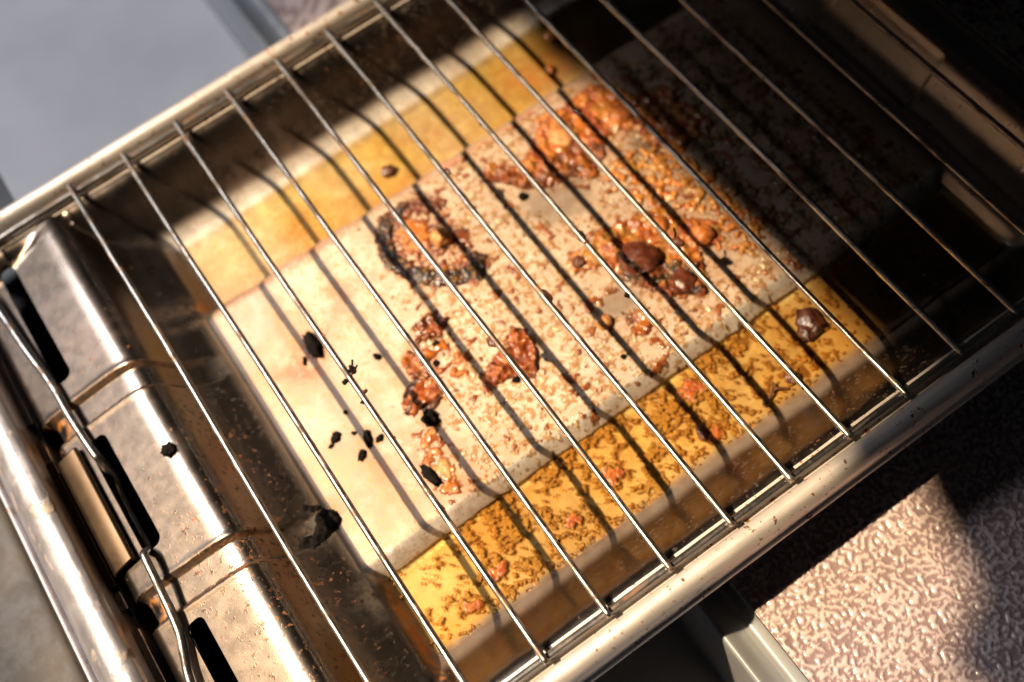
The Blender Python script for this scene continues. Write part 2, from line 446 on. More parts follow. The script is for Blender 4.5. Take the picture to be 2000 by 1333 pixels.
def zpan(x, y):
    ay = np.abs(y)
    wv = .55 * noise(x * .07, np.sign(y) * 3.3, 61) + .3 * noise(x * .22, np.sign(y) * 3.3, 62)
    zx = np.interp(x, *TX); zy = np.interp(ay + wv * .8, *TY); zp = np.interp(ay + wv, *TPL)
    zp = np.where(x < -88, zp, zp)
    z = smax(zx, zy, 5.0) - 1.25 * np.exp(-((zx - zy) / 2.5) ** 2) * (zx > -8) * (zy > -8)
    zpl = np.where((x > -96) & (x < 140), zp, -60)
    z = smax(z, zpl, 1.2)
    z = z + .10 * noise(x * .03, y * .03, 8)
    z = z + .16 * np.clip(noise(x * .9, y * .9, 92) + .2, 0, 1) * sstep(49.5, 52, -y) * sstep(59, 56, -y) * (x > -84) * (x < 128)
    # shallow beads pressed into the left end
    for c, hw in ((1, 4.4), (-1, 4.7)):
        yy = y - bead_y(x, c)
        w = sstep(hw + .55, hw - .55, np.abs(yy)) * sstep(-89.0, -97.0, x)
        z = z - 1.9 * w
        rim_ = np.exp(-((np.abs(yy) - hw - 1.2) / .9) ** 2) * sstep(-92, -96, x)
        z = z + .25 * rim_
        # scalloped dimple at the outer end of each bead
        d = np.hypot((x + 144.6), (yy + .2) * .9)
        z = z - 1.8 * sstep(4.6, 1.5, d)
    # broad pressed panel on the right end wall
    w = sstep(.6, -.6, np.abs(y + 6) - 22.5) * sstep(138, 139, x) * sstep(151, 150, x)
    z = z - 1.6 * w
    # rolled outer edge of the ledge
    e = edge_x(y)
    z = z - .55 * np.clip(e + 3.0 - x, 0, 5) ** 2 * .55
    z = z - 5.0 * sstep(161.8, 163.2, x) + .8 * np.exp(-((x - 161.2) / .7) ** 2)
    return z
def bead_y(x, side):
    return np.interp(x, [-146, -134, -120, -110, -104, -94], [38.6, 37.5, 35.6, 33.4, 32.2, 32.0] if side > 0 else [-28.2, -29.6, -31.4, -33.0, -33.2, -33.0])
def edge_x(y):
    y = np.asarray(y, float)
    a = -146.4 + 0 * y
    a = a - 1.4 * sstep(42.6, 43.6, y) + 2.4 * (sstep(33.2, 34.2, y) - sstep(42.6, 43.6, y)) + 2.4 * (sstep(-34.2, -33.2, y) - sstep(-23.8, -22.8, y))
    return a
SLOTS = [(-132.6, 75.0, 24.4, 3.0), (-133.0, 6.2, 20.6, 3.4), (-133.0, -63.8, 24.0, 3.0)]   # x, y, half length, half width
def slot_sdf(x, y):
    d = np.full(np.shape(x), 1e3)
    for cx, cy, hl, hw in SLOTS:
        r = hw * .75
        qx = np.abs(x - cx) - (hw - r); qy = np.abs(y - cy) - (hl - r)
        d = np.minimum(d, np.hypot(np.maximum(qx, 0), np.maximum(qy, 0)) + np.minimum(np.maximum(qx, qy), 0) - r)
    return d
pan = thing('grill_pan', 'greasy steel grill pan with deep channels, slotted ledge and burnt spills', 'grill pan', (0, 0, -33))
def build_pan():
    x = np.concatenate([np.arange(-149, -80, .55), np.arange(-80, 126, .9), np.arange(126, 164.2, .6)])
    y = np.concatenate([np.arange(-104.6, -78, .6), np.arange(-78, -58, .9), np.arange(-58, -44, .55), np.arange(-44, -25, .55), np.arange(-25, 28, .7), np.arange(28, 41, .5), np.arange(41, 58, .6), np.arange(58, 78, .9), np.arange(78, 104.7, .6)])
    X, Y = np.meshgrid(x, y, indexing='ij'); nx, ny = X.shape
    F = grid_faces(nx, ny)
    x1 = X.ravel().copy(); y1 = Y.ravel().copy()
    fx = x1[F].mean(1); fy = y1[F].mean(1)
    keep = (slot_sdf(fx, fy) > 0) & (fx > edge_x(fy))
    F = F[keep]
    used = np.zeros(nx * ny, bool); used[F.ravel()] = True
    # snap vertices close to the slot outline and to the ledge edge
    for it in range(3):
        d = slot_sdf(x1, y1); e = .05
        gx = (slot_sdf(x1 + e, y1) - slot_sdf(x1 - e, y1)) / (2 * e); gy = (slot_sdf(x1, y1 + e) - slot_sdf(x1, y1 - e)) / (2 * e)
        cnt = np.zeros(nx * ny); np.add.at(cnt, F.ravel(), 1)
        bd = (cnt < 4) & used & (np.abs(d) < 1.0)
        x1[bd] -= (d * gx)[bd]; y1[bd] -= (d * gy)[bd]
    ex = edge_x(y1); bd = used & (np.abs(x1 - ex) < .6) & (cnt < 4)
    x1[bd] = ex[bd]
    z1 = zpan(x1, y1)
    idx = -np.ones(nx * ny, int); idx[used] = np.arange(used.sum())
    V = np.stack([x1, y1, z1], 1)[used] - np.array([0, 0, -33.0])
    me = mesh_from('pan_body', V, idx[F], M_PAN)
    xs, ys = x1[used], y1[used]; ay = np.abs(ys)
    fl = sstep(53.5, 50.5, ay) * sstep(-91, -86, xs) * sstep(134, 128, xs)
    fl = np.maximum(fl, .95 * sstep(87, 80, ay) * sstep(50, 56, ay) * sstep(-86, -84, xs) * sstep(132, 128, xs))
    fl = np.maximum(fl, np.where(ys > 0, .9 * sstep(-21.5, -25.5, z1[used]), .5 * sstep(-23.5, -27, z1[used])) * sstep(76, 84, ay) * sstep(-92, -84, xs) * sstep(134, 126, xs))
    fl = np.maximum(fl, .45 * sstep(-92.5, -87, xs) * sstep(60, 40, ay) * sstep(132, 128, xs))
    fl = np.maximum(fl, .8 * sstep(58, 55, ay) * sstep(-90, -86, xs) * sstep(132, 128, xs))
    for cx, cy, rx, ry in ((22.5, -27.5, 6, 5), (29, 16, 12, 9), (66, 12, 7, 6)):
        fl = fl * (1 - .38 * sstep(1.5, .6, np.hypot((xs - cx) / rx, (ys - cy) / ry) + .3 * noise(xs * .25, ys * .25, 77)))
    fattr(me, 'grease', fl * .95)
    fattr(me, 'painted_gleam', np.maximum(sstep(82.5, 85, ys) * sstep(93, 88, ys), sstep(49.8, 52, -ys) * sstep(58, 56, -ys) * (.75 + .35 * noise(xs * .5, ys * .5, 91))))  # far fillet highlight and near slope brightness painted in as lighter film colour
    fattr(me, 'tan', np.clip(sstep(-30, -75, xs + .35 * ys) + .8 * sstep(35, 80, xs) + .35 * sstep(-25, -48, ys) * sstep(20, -40, xs), 0, 1))
    sp = .25 * sstep(-100, -116, xs) + .55 * sstep(-92, -97, xs) * sstep(-112, -104, xs) * sstep(30, 5, ys)
    sp = sp + .5 * sstep(20, -40, ys) * sstep(-106, -112, xs) * sstep(-134, -120, xs)
    sp = sp + .25 * sstep(140, 150, xs) + .3 * sstep(88, 96, ay) * sstep(-70, 60, xs)
    fattr(me, 'speck', np.clip(sp, 0, 1))
    fattr(me, 'wallspeck', sstep(-88, -93, xs) * sstep(-110, -106, xs) * sstep(34, 10, ys) + .6 * sstep(86, 92, ay) * sstep(-60, 20, xs))
    gd = np.zeros_like(xs)
    for c in (1, -1):
        yc = ys - bead_y(xs, c)
        d = np.hypot(xs + 142.2, yc)
        gd = np.maximum(gd, np.exp(-((d - 3.0) / 1.2) ** 2))
        gd = np.maximum(gd, .5 * np.exp(-((np.abs(yc) - 4.6) / .7) ** 2) * sstep(-104, -110, xs))
    gd = np.maximum(gd, np.exp(-(np.hypot(xs + 87.2, ys - 56.6) / 2.4) ** 2))
    gd = np.maximum(gd, .9 * np.exp(-((xs + 85.6) / 1.1) ** 2) * sstep(-50, -58, ys))
    gd = np.maximum(gd, .8 * np.exp(-((xs + 124) / 6) ** 2 - ((ys - 92) / 1.2) ** 2) * 0)
    fattr(me, 'gold', gd)
    st = np.zeros_like(xs)
    for cx, cy, rx, ry, a in ((50, 32, 26, 13, .8), (46, -20, 22, 18, .75), (-38, -8, 9, 13, .8), (-53, -37, 8, 15, .9), (-15, 28, 15, 17, .7), (22, -38, 8, 6, .6), (-66, -30, 12, 12, .3), (-69, 17, 9, 6, 1.6), (-70, 14, 5, 4, 1.2), (-46, 27, 14, 10, .55), (-62, 30, 10, 8, .45), (-75, -35, 10, 14, .30), (-44, 65, 12, 7, .8), (-20, 62, 12, 5, .7), (60, 66, 30, 9, .8), (10, 70, 14, 5, .6), (-40, 90, 30, 4, .3), (-45, 50.5, 40, 1.8, .9), (20, 50.5, 50, 2.2, 1), (-30, 58, 60, 3.5, .6)):
        st = np.maximum(st, a * np.exp(-(((xs - cx) / rx) ** 2 + ((ys - cy) / ry) ** 2)))
    fattr(me, 'stain', st)
    so = np.maximum(.9 * np.exp(-(np.hypot(xs + 93.5, (ys + 34)) / 4.5) ** 2), .8 * np.exp(-(np.hypot(xs + 88, ys + 60) / 5) ** 2))
    for c in (1, -1):
        so = np.maximum(so, .6 * np.exp(-((np.abs(ys - bead_y(xs, c)) - 4.5) / .45) ** 2) * sstep(-90, -95, xs))
    for cx, cy, rr, aa in ((-63.7, 20, 4.5, .45), (-65.8, -17.6, 5, .22), (-73, -12, 4, .2), (-46.9, -24, 5, .4), (-56.8, -39.4, 4, .35), (-115, 6, 4, .4), (-49.3, 3.9, 2.4, .3), (-88, -31, 6, .5), (-60, -8, 4, .2)):
        so = np.maximum(so, aa * np.exp(-(np.hypot(xs - cx, ys - cy) / rr) ** 2))
    fattr(me, 'soot', so)
    bm = bmesh.new(); bm.from_mesh(me)
    be = [e for e in bm.edges if e.is_boundary]
    r = bmesh.ops.extrude_edge_only(bm, edges=be)
    for v in [g for g in r['geom'] if isinstance(g, bmesh.types.BMVert)]:
        v.co.z -= 1.1 * MM
    bmesh.ops.recalc_face_normals(bm, faces=bm.faces)
    # keep the sheet edge crisp
    for f in [g for g in r['geom'] if isinstance(g, bmesh.types.BMFace)]: f.smooth = True
    bm.to_mesh(me); bm.free()
    o = link('pan_body', me, pan)
    m = o.modifiers.new('edges', 'EDGE_SPLIT'); m.split_angle = math.radians(60)
    return o
build_pan()
rimp = [(104.0, -4.0), (108.4, -3.9), (108.9, -2.6), (109.2, -.4), (110.2, .9), (111.8, 1.5), (113.4, 1.0), (114.6, -.4), (115.3, -2.6), (115.4, -6.0), (115.0, -9.0), (115.2, -10.2), (116.0, -10.8), (116.5, -11.8), (116.0, -12.8), (114.6, -13.0), (112.5, -12.4)]
xs_ = list(np.linspace(-152, 164, 80))
for s in (1, -1):
    o = sweep('rim', [(s * p, z + 33) for p, z in rimp], xs_, M_RIM, axis='x', parent=pan, sub=3, wob=.10)
for fxx, fyy in ((22, 70), (22, -70), (118, 70), (118, -70)):
    tube('foot', [(fxx, fyy, .8), (fxx, fyy, -1.5), (fxx, fyy, -3.6)], 5.0, M_BLACK, pan, 14, 3)
# left end of the rims meets the slotted ledge; right end flange
fl = sweep('end_flange', [(163.0, 33 - 7.5), (164.4, 33 - 6.6), (165.2, 33 - 5.2), (166.0, 33 - 6.8), (166.2, 33 - 12), (165.6, 33 - 14)], list(np.linspace(-104, 104, 20)), M_RIM, axis='y', parent=pan, sub=3)

# ------------------------------------------------------------------ cooking oil in the two channels
def build_oil(sgn, label, mat):
    x = np.arange(-86.5, 132.5, 1.5); v = np.concatenate([np.arange(52.6, 56, .35), np.arange(56, 83, 1.5), np.arange(83, 87, .35)])
    X, Vv = np.meshgrid(x, v, indexing='ij')
    zs = zpan(X, sgn * Vv); gap = OIL - zs
    Z = OIL + .55 * np.exp(-np.clip(gap, 0, 9) / .7) + .05 * noise(X * .1, Vv * .1, 23)
    me = mesh_from('cooking_oil', np.stack([X.ravel(), sgn * Vv.ravel(), Z.ravel()], 1), grid_faces(len(x), len(v)), mat)
    if sgn < 0: me.flip_normals()
    dep = sstep(-.3, .75, gap) * (1.0 if sgn < 0 else 1.0) * (.45 + .55 * sstep(-80, -35, X) if sgn > 0 else 1.0)
    fattr(me, 'depth', dep.ravel())
    o = link('cooking_oil', me)
    tag(o, label, 'oil', 'oil pooled in the pan channels')
build_oil(1, 'clear yellow oil pooled in the far channel of the grill pan', mat_oil('clear_oil', (1.0, .97, .76), (1.0, .92, .54)))
build_oil(-1, 'amber oil with brown flecks pooled in the near channel of the grill pan', mat_oil('amber_oil', (1.0, .85, .48), (1.0, .91, .60)))

# ================================================================== burnt fat (a relief of islands on the plateau)
def poly_sdf(px, py, poly):
    P = np.array(poly, float); d = np.full(px.shape, 1e9); ins = np.zeros(px.shape, bool)
    for a, b in zip(P, np.roll(P, -1, 0)):
        e = b - a; t = np.clip(((px - a[0]) * e[0] + (py - a[1]) * e[1]) / (e @ e), 0, 1)
        d = np.minimum(d, np.hypot(px - a[0] - t * e[0], py - a[1] - t * e[1]))
        c = ((a[1] > py) != (b[1] > py)) & (px < (b[0] - a[0]) * (py - a[1]) / (b[1] - a[1] + 1e-12) + a[0]); ins ^= c
    return np.where(ins, d, -d)
def line_sdf(px, py, pts, w):
    d = np.full(px.shape, 1e9); P = np.array(pts, float)
    for a, b in zip(P[:-1], P[1:]):
        e = b - a; t = np.clip(((px - a[0]) * e[0] + (py - a[1]) * e[1]) / (e @ e), 0, 1)
        d = np.minimum(d, np.hypot(px - a[0] - t * e[0], py - a[1] - t * e[1]))
    return w - d
RING = [(-23.7, 44.9), (-18.0, 46.8), (-12.6, 45.5), (-5.9, 41.4), (-1.7, 33.6), (-2.9, 20.8), (-2.1, 12.9), (-7.5, 6.3), (-15.1, 10.0), (-20.2, 14.4), (-26.1, 21.0), (-28.9, 29.2), (-26.9, 37.4)]
MASS_B = [(12.3, 40.5), (19.8, 42.3), (24.8, 35.6), (31.8, 36.5), (42.9, 47.8), (52.9, 45.1), (65.5, 47.3), (71.0, 39.9), (74.5, 32.8), (86, 30), (88, 6), (73.5, 3.6), (69.1, 0.7), (65.1, 9.3), (65.5, 19.6), (60.1, 25.3), (53.8, 21.2), (43.2, 14.0), (41.0, 19.7), (35.2, 20.5), (27.4, 21.2), (20.5, 29.4), (16.5, 35.8)]
MASS_C = [(20.1, -4.8), (25.7, -6.9), (35.4, -4.9), (46.5, -9.3), (52.4, -9.8), (54.5, -17.7), (63.3, -22.3), (58.6, -29.4), (51.2, -27.1), (46.8, -37.7), (40.3, -38.3), (37.5, -31.5), (31.1, -24.1), (26.4, -16.9), (17.7, -9.5)]
MASS_D = [(-25.9, -22.4), (-18.7, -20.3), (-10.0, -14.8), (-7.3, -18.0), (-8.8, -25.8), (-13.9, -31.6), (-18.4, -27.1), (-25.6, -26.3)]
E1 = [(-33.5, 4.6), (-28.7, 5.9), (-24.8, 1.2), (-29.1, -2.3), (-33.5, 0.0), (-37.0, -1.8)]
E2 = [(-43.7, -3.3), (-40.2, -1.5), (-37.3, -6.0), (-38.8, -11.4), (-43.2, -9.2)]
E3 = [(-49.9, -13.7), (-45.7, -11.6), (-39.0, -14.6), (-40.0, -19.1), (-46.3, -18.6), (-49.8, -19.1), (-51.1, -17.1)]
E4 = [(-53.4, -23.7), (-47.2, -27.3), (-49.2, -39.1), (-51.4, -49.3), (-56.6, -50.3), (-58.2, -44.3), (-57.2, -37.1)]
E5 = [(-60.5, -46.5), (-58.4, -48.9), (-59.7, -52.8), (-61.4, -50.6)]
FMASS = [(19.8, -32.4), (26.3, -33.0), (28.0, -39.9), (22.9, -42.6), (18.6, -39.3)]
BARE = [(22.0, -22.8), (28.1, -24.1), (25.1, -32.0), (17.4, -31.7), (16.9, -25.6)]
BARE2 = [(20, 27), (31, 18), (42, 12), (36, 2), (24, 10), (18, 20)]
def c3(*v): return np.array(v, float)
ORANGE, REDBR, BROWN, BLK, GOLD, TANC, CREAM = c3(.50, .138, .020), c3(.21, .040, .011), c3(.085, .023, .009), c3(.008, .006, .005), c3(.60, .30, .065), c3(.55, .28, .10), c3(.72, .56, .36)
def build_crust():
    step = .36
    x = np.arange(-62, 130, step); y = np.arange(-56, 50.5, step)
    X, Y = np.meshgrid(x, y, indexing='ij')
    n1 = fbm(X * .16, Y * .16, 101, 4); n2 = fbm(X * .45, Y * .45, 131, 4); n3 = fbm(X * 1.0, Y * 1.0, 161, 3); n4 = fbm(X * .06, Y * .06, 191, 3)
    H = np.zeros_like(X); C = np.zeros(X.shape + (3,))
    def put(h, c):
        m = h > H
        H[m] = h[m]
        C[m] = (c[m] if isinstance(c, np.ndarray) and c.ndim == 3 else np.broadcast_to(c, C.shape)[m])
    def blend(f, a, b): return a[None, None] * (1 - f[..., None]) + b[None, None] * f[..., None]
    # fine golden beads over the right two thirds
    bound = np.interp(Y, [-56, -50, 0, 39, 50], [-58, -55, -42, -30, -8])
    dens = sstep(0, 14, X - bound + 6 * n1)
    bare = np.maximum(sstep(-2, 1.5, poly_sdf(X, Y, BARE) + n1 * 2), sstep(-2, 1.5, poly_sdf(X, Y, BARE2) + n1 * 2))
    dens = dens * (1 - .95 * bare)
    cover = sstep(.0, .8, n2 + .15 * n3 + .55 * n1 + .15)
    sp = dens * cover * np.clip(.55 + .45 * n3, .1, 2)
    tone = sstep(-.3, .9, n2 * .8 + n3 * .4 + .5 * sstep(20, 75, X))
    sp = sp * sstep(-53.5, -50.5, Y)
    put(.22 * sp, blend(tone, c3(.78, .66, .49), c3(.74, .53, .29)))
    bd = noise(X * .62, Y * .62, 401)
    beads = sstep(.46, .72, bd + .35 * n1) * dens
    put(.50 * beads, blend(sstep(-.2, .4, n1), c3(.68, .43, .16), c3(.74, .56, .34)))
    fl = sstep(.62, .82, fbm(X * .24, Y * .24, 441, 4) + .55 * n4 + .14 * sstep(-25, 15, X)) * sstep(-42, -30, X - .2 * Y) * (1 - bare)
    put(.6 * fl, blend(sstep(-.2, .5, n3), REDBR * .9, c3(.30, .10, .025)))
    lump = noise(X * .26, Y * .26, 501) + .45 * noise(X * .55, Y * .55, 502)
    def grow(poly, k):
        P = np.array(poly, float); c = P.mean(0); d = P - c; return [tuple(q) for q in c + d * (1 + k / np.hypot(d[:, 0], d[:, 1]))[:, None]]
    def patch(poly, hmax, ca, cb, soft=2.2, rag=3.0, holes=None, cc=None):
        d = poly_sdf(X, Y, poly) + rag * (.55 * n2 + .45 * n1) + .25 * n3
        e = sstep(0, soft, d)
        h = hmax * e * np.clip(.66 + .75 * lump + .12 * n2 + .05 * n3, .14, 1.7)
        if holes is not None: h = h * sstep(holes, holes + .18, lump * .55 + n2 * .3 + .5)
        f = sstep(-.35, .45, n1 * .6 + .6 * lump + .25 * n2)
        c = blend(f, ca, cb)
        if cc is not None:
            g = sstep(.30, .60, fbm(X * .22, Y * .22, 211, 3) + .35)[..., None]; c = c * (1 - g) + cc * g
        edge = sstep(1.6, .1, d)[..., None] * .6; c = c * (1 - edge) + REDBR * edge * .9
        put(h, c)
    patch(MASS_B, 1.7, ORANGE, c3(.42, .17, .03), 2.2, 2.0, .04, REDBR * 1.25)
    patch([(12, 38), (20, 40), (28, 30), (45, 31), (55, 24), (52, 19), (44, 13), (38, 19), (27, 20.5), (20.5, 29)], 2.0, REDBR * .8, ORANGE * .5, 1.6, 1.6, None, BROWN * 1.1)
    patch([(p[0] - 1 if p[0] < 40 else p[0] + 2.5, p[1] + (2.5 if p[1] > -20 else -2.0)) for p in MASS_C], 1.9, ORANGE * .8, REDBR, 1.6, 1.6, None, c3(.36, .16, .035))
    patch([(50, -32), (42, -24), (30, -14), (27, -22), (36, -36), (45, -43)], 2.9, BROWN * 1.4, REDBR, 1.5, 2.0, None, BLK * 2)
    patch([(18, -6), (27, -8), (24, -14), (17, -11)], 1.3, REDBR, ORANGE * .8, 1.2, 1.5)
    patch(grow(MASS_D, 1.8), 2.4, REDBR * 1.2, ORANGE * .6, 1.4, .9, None, REDBR * .8)
    patch(grow(E1, 1.6), 1.7, REDBR, BROWN, 1.3, 1.2, None, BROWN); patch(grow(E2, 1.8), 1.7, REDBR, BROWN * 1.3, 1.3, 1.3, None, ORANGE * .7)
    patch(grow(E3, 1.5), 1.5, REDBR * 1.2, ORANGE * .7, 1.2, 1.2, None); patch(E4, .7, ORANGE * .9, ORANGE * .7, 2.0, 2.4, .25, TANC)
    patch(E5, .9, REDBR, ORANGE * .6, .9, .8); patch(FMASS, 1.2, BROWN, REDBR, 1.2, 1.4, .1, ORANGE * .6)
    patch([(-38, -3), (-28, -2), (-24, -12), (-30, -19), (-40, -14)], .9, REDBR * 1.3, ORANGE * .8, 2, 3, .45)
    patch([(45, 14), (56, 18), (70, 10), (76, -8), (76, -34), (66, -40), (56, -32), (64, -20), (54, -8), (46, 0)], 1.5, ORANGE, c3(.42, .19, .04), 2, 3.5, .40)
    # ring burn
    dr = poly_sdf(X, Y, RING) + 1.3 * n2 + .7 * n3
    inside = sstep(0, 2, dr)
    hh = (.45 + .55 * n2) * inside * sstep(.30, .62, n2 * .7 + n3 * .35 + .42)
    put(1.1 * np.clip(hh, 0, 2), blend(sstep(-.3, .5, n1), REDBR * .8, ORANGE * .6))
    d = line_sdf(X, Y, [(-14, 44.5), (-20.5, 44.5), (-25, 39), (-27, 31), (-24.5, 22.5), (-19, 15.5), (-13, 11.5), (-7.5, 9.0), (-4.5, 13)], 3.4) + .75 * n2 + .3 * n3
    put(1.5 * sstep(0, 1.6, d) * np.clip(.8 + .25 * n3 + .3 * lump, .3, 2), blend(sstep(.0, .8, n2 + .4 * n1), BLK, BROWN * .8))
    d = line_sdf(X, Y, [(-20, 43), (-11, 44), (-4, 39)], 3.2) + 2.2 * n2
    put(1.5 * sstep(0, 1.8, d) * np.clip(.7 + .3 * n3, .2, 2), blend(sstep(-.3, .5, n1 + n3 * .4), REDBR * .8, BROWN * 1.2))
    # tan cake inside the ring and dark bed under its lump
    d = poly_sdf(X, Y, [(-22, 41), (-14, 42), (-9, 37), (-10, 30), (-16, 24), (-23, 30)]) + 1.5 * n2
    put(.8 * sstep(0, 3, d) * np.clip(.8 + .3 * n3, .2, 2), blend(sstep(-.4, .6, n2), ORANGE * .9, TANC))
    d = 4.4 - np.hypot(X + 9.2, Y - 26.4) + 1.4 * n2
    put(1.1 * sstep(0, 1.5, d), blend(sstep(-.3, .5, n3), BLK * 1.5, BROWN))
    d = 3.6 - np.hypot(X + 4.5, Y - 24.5) + 1.4 * n2
    put(.9 * sstep(0, 1.5, d), blend(sstep(-.3, .5, n3), BROWN, REDBR))
    # crusty shaded end
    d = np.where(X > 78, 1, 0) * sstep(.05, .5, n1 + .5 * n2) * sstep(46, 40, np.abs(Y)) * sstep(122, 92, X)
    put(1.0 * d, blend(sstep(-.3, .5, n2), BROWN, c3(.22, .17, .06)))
    H *= sstep(130, 120, X) * sstep(51, 48.5, Y) * sstep(-57, -51, Y) * (1 - 0)
    # mesh
    ok = H > .035
    F = grid_faces(len(x), len(y)); hv = ok.ravel()
    F = F[hv[F].any(1)]
    used = np.zeros(hv.size, bool); used[F.ravel()] = True
    idx = -np.ones(hv.size, int); idx[used] = np.arange(used.sum())
    Z = zpan(X, Y) + H - .05
    V = np.stack([X.ravel(), Y.ravel(), Z.ravel()], 1)[used]
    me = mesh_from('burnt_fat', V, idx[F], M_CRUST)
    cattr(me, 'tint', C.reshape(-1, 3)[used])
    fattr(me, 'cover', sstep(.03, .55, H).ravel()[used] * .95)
    tag(link('burnt_fat', me), 'baked-on brown and orange fat crusted over the middle of the pan', 'burnt fat', kind='stuff')
build_crust()

def build_scum():
    step = .34
    x = np.arange(-84, 110, step); y = np.arange(-85.5, -55, step)
    X, Y = np.meshgrid(x, y, indexing='ij')
    n1 = fbm(X * .10, Y * .10, 301, 3); n2 = fbm(X * .40, Y * .40, 331, 4); n3 = fbm(X * .95, Y * .95, 361, 3)
    dens = .60 * sstep(-86, -60, X) * sstep(95, 20, X) + .10
    v = n2 + .55 * n3 + .35 * n1
    v = fbm(X * .27, Y * .27, 431, 5) * .75 + .25 * n3 + .3 * n1
    v = v + .45 * fbm(X * .75, Y * .75, 471, 3)
    H = sstep(.56 - .50 * dens, .95 - .50 * dens, v)
    soft = H.copy()
    big = sstep(.30, .5, n1 + .55 * n2) * sstep(-70, -50, X) * sstep(60, 10, X)
    H = np.maximum(H, big * 1.3 * sstep(.1, .4, n2 + .3))
    extra = [(23.2, -62.5, 5, 3.2), (19.4, -78.3, 4, 2.0), (-55.9, -73.6, 3.4, 2.4), (-68.3, -77.3, 3.6, 1.8), (-30, -74, 4, 2), (-12, -70, 4, 3)]
    red = np.zeros_like(X)
    for cx, cy, rx, ry in extra:
        d = 1 - np.hypot((X - cx) / rx, (Y - cy) / ry) + .6 * n2
        e = sstep(0, .5, d); H = np.maximum(H, 1.6 * e); red = np.maximum(red, e)
    H = H * sstep(-54.5, -57.5, Y) * sstep(-86.2, -83.5, Y)
    soft = np.maximum(sstep(.06, .65, H), red)
    H = np.where(red > .02, H, np.minimum(H * 1.4, .62))
    ok = (H > .06).ravel(); F = grid_faces(len(x), len(y)); F = F[ok[F].any(1)]
    used = np.zeros(ok.size, bool); used[F.ravel()] = True; idx = -np.ones(ok.size, int); idx[used] = np.arange(used.sum())
    Z = OIL - .06 + .16 * H + .02 * n3 * H + .22 * np.clip(H - 1, 0, 1) * (1 + n3)
    me = mesh_from('oil_flecks', np.stack([X.ravel(), Y.ravel(), Z.ravel()], 1)[used], idx[F], M_SCUM)
    f = sstep(-.3, .6, n3 + .5 * n1)[..., None]
    C = c3(.27, .135, .055) * (1 - f) + c3(.42, .25, .11) * f
    C = C * (1 - red[..., None]) + (REDBR * 1.3 * (1 - f) + ORANGE * f) * red[..., None]
    cattr(me, 'tint', C.reshape(-1, 3)[used])
    fattr(me, 'cover', soft.ravel()[used] * .85)
    tag(link('oil_flecks', me), 'brown fat flecks floating on the oil of the near channel', 'fat flecks', kind='stuff')
build_scum()

# ================================================================== the wire rack
rack = thing('wire_rack', 'steel wire rack of thin parallel bars resting across the grill pan', 'wire rack', (0, 0, -3))
def up3(P): return [(a, b, c + 3) for a, b, c in P]
for i in range(13):
    X0 = (i - 5) * 20.0
    ys = np.linspace(107.9, -107.9, 150)
    bow = .25 * np.sin(ys * .02 + i * 1.7)
    bend = .30 * np.sin(ys * .017 + i * 2.3) * np.cos(ys * .0145)
    P = np.stack([X0 + bend + .12 * np.sin(ys * .05 + i), ys, 3 + bow * .6 + .1], 1)
    tube('bar', P, .95, M_WIRE, rack, sides=10, seed=i, grime=.26 * (1.0 if i > 1 else .4))
far = catmull([(168, 106.3, -1.9), (100, 106.2, -1.9), (0, 106.3, -1.9), (-100, 106.2, -1.9), (-126, 106.0, -2.0), (-134, 105.4, -2.6), (-140.2, 103.0, -4.0), (-141.6, 98, -6.0), (-140.2, 88.5, -7.6), (-138.3, 67, -7.8), (-136.6, 52.2, -7.8),
               (-136.0, 36.2, -7.4), (-134.9, 22.5, -7.2), (-134.6, 19.6, -8.4), (-134.7, 17.4, -12.0), (-135.2, 15.6, -15.6), (-136.2, 12.5, -17.0), (-136.7, 3.6, -17.2), (-136.6, -7.4, -17.0), (-136.2, -11.0, -15.4), (-135.3, -13.4, -11.0),
               (-135.0, -15.4, -6.4), (-135.3, -17.6, -4.6), (-135.9, -26.0, -5.6), (-137.2, -39.6, -7.4), (-139.0, -46.5, -8.0), (-140.9, -53.5, -8.2), (-142.0, -66, -8.0), (-142.0, -94, -6.4), (-139.5, -101, -2.2), (-136, -105, -2.0), (-130, -106.2, -1.9), (-100, -106.3, -1.9), (0, -106.4, -1.9), (100, -106.3, -1.9), (168, -106.3, -1.9)], 14)
tube('frame_wire', up3(far), 1.25, M_WIRE, rack, sides=12, seed=40, grime=.22)

# ------------------------------------------------------------------ lumps and crumbs
def rock(name, loc, dims, mat, seed, rotz=0.0, jag=.35, parent=None, sub=3, freq=1.6):
    bm = bmesh.new(); bmesh.ops.create_icosphere(bm, subdivisions=sub, radius=1.0)
    for v in bm.verts:
        c = v.co; s = seed * 7.31
        f = float(noise(c.x * freq + s, c.y * freq + c.z * 1.7, seed)) + .6 * float(noise(c.y * freq * 2.3 + s, c.z * freq * 2.3 - c.x, seed + 5)) + .4 * float(noise(c.x * 6 + s, c.z * 6 + c.y * 5, seed + 9))
        v.co = c * (1 + jag * f)
        v.co.x *= dims[0]; v.co.y *= dims[1]; v.co.z *= dims[2]
    bmesh.ops.rotate(bm, verts=bm.verts, matrix=Matrix.Rotation(rotz, 3, 'Z'), cent=(0, 0, 0))
    bmesh.ops.scale(bm, verts=bm.verts, vec=(MM, MM, MM))
    me = bpy.data.meshes.new(name); bm.to_mesh(me); bm.free()
    me.materials.append(mat)
    me.polygons.foreach_set('use_smooth', np.ones(len(me.polygons), bool))
    o = link(name, me, parent); o.location = Vector(loc) * MM
    return o
def on_pan(x, y, up=0.0): return (x, y, float(zpan(np.array([x]), np.array([y]))[0]) + up)
D = math.radians
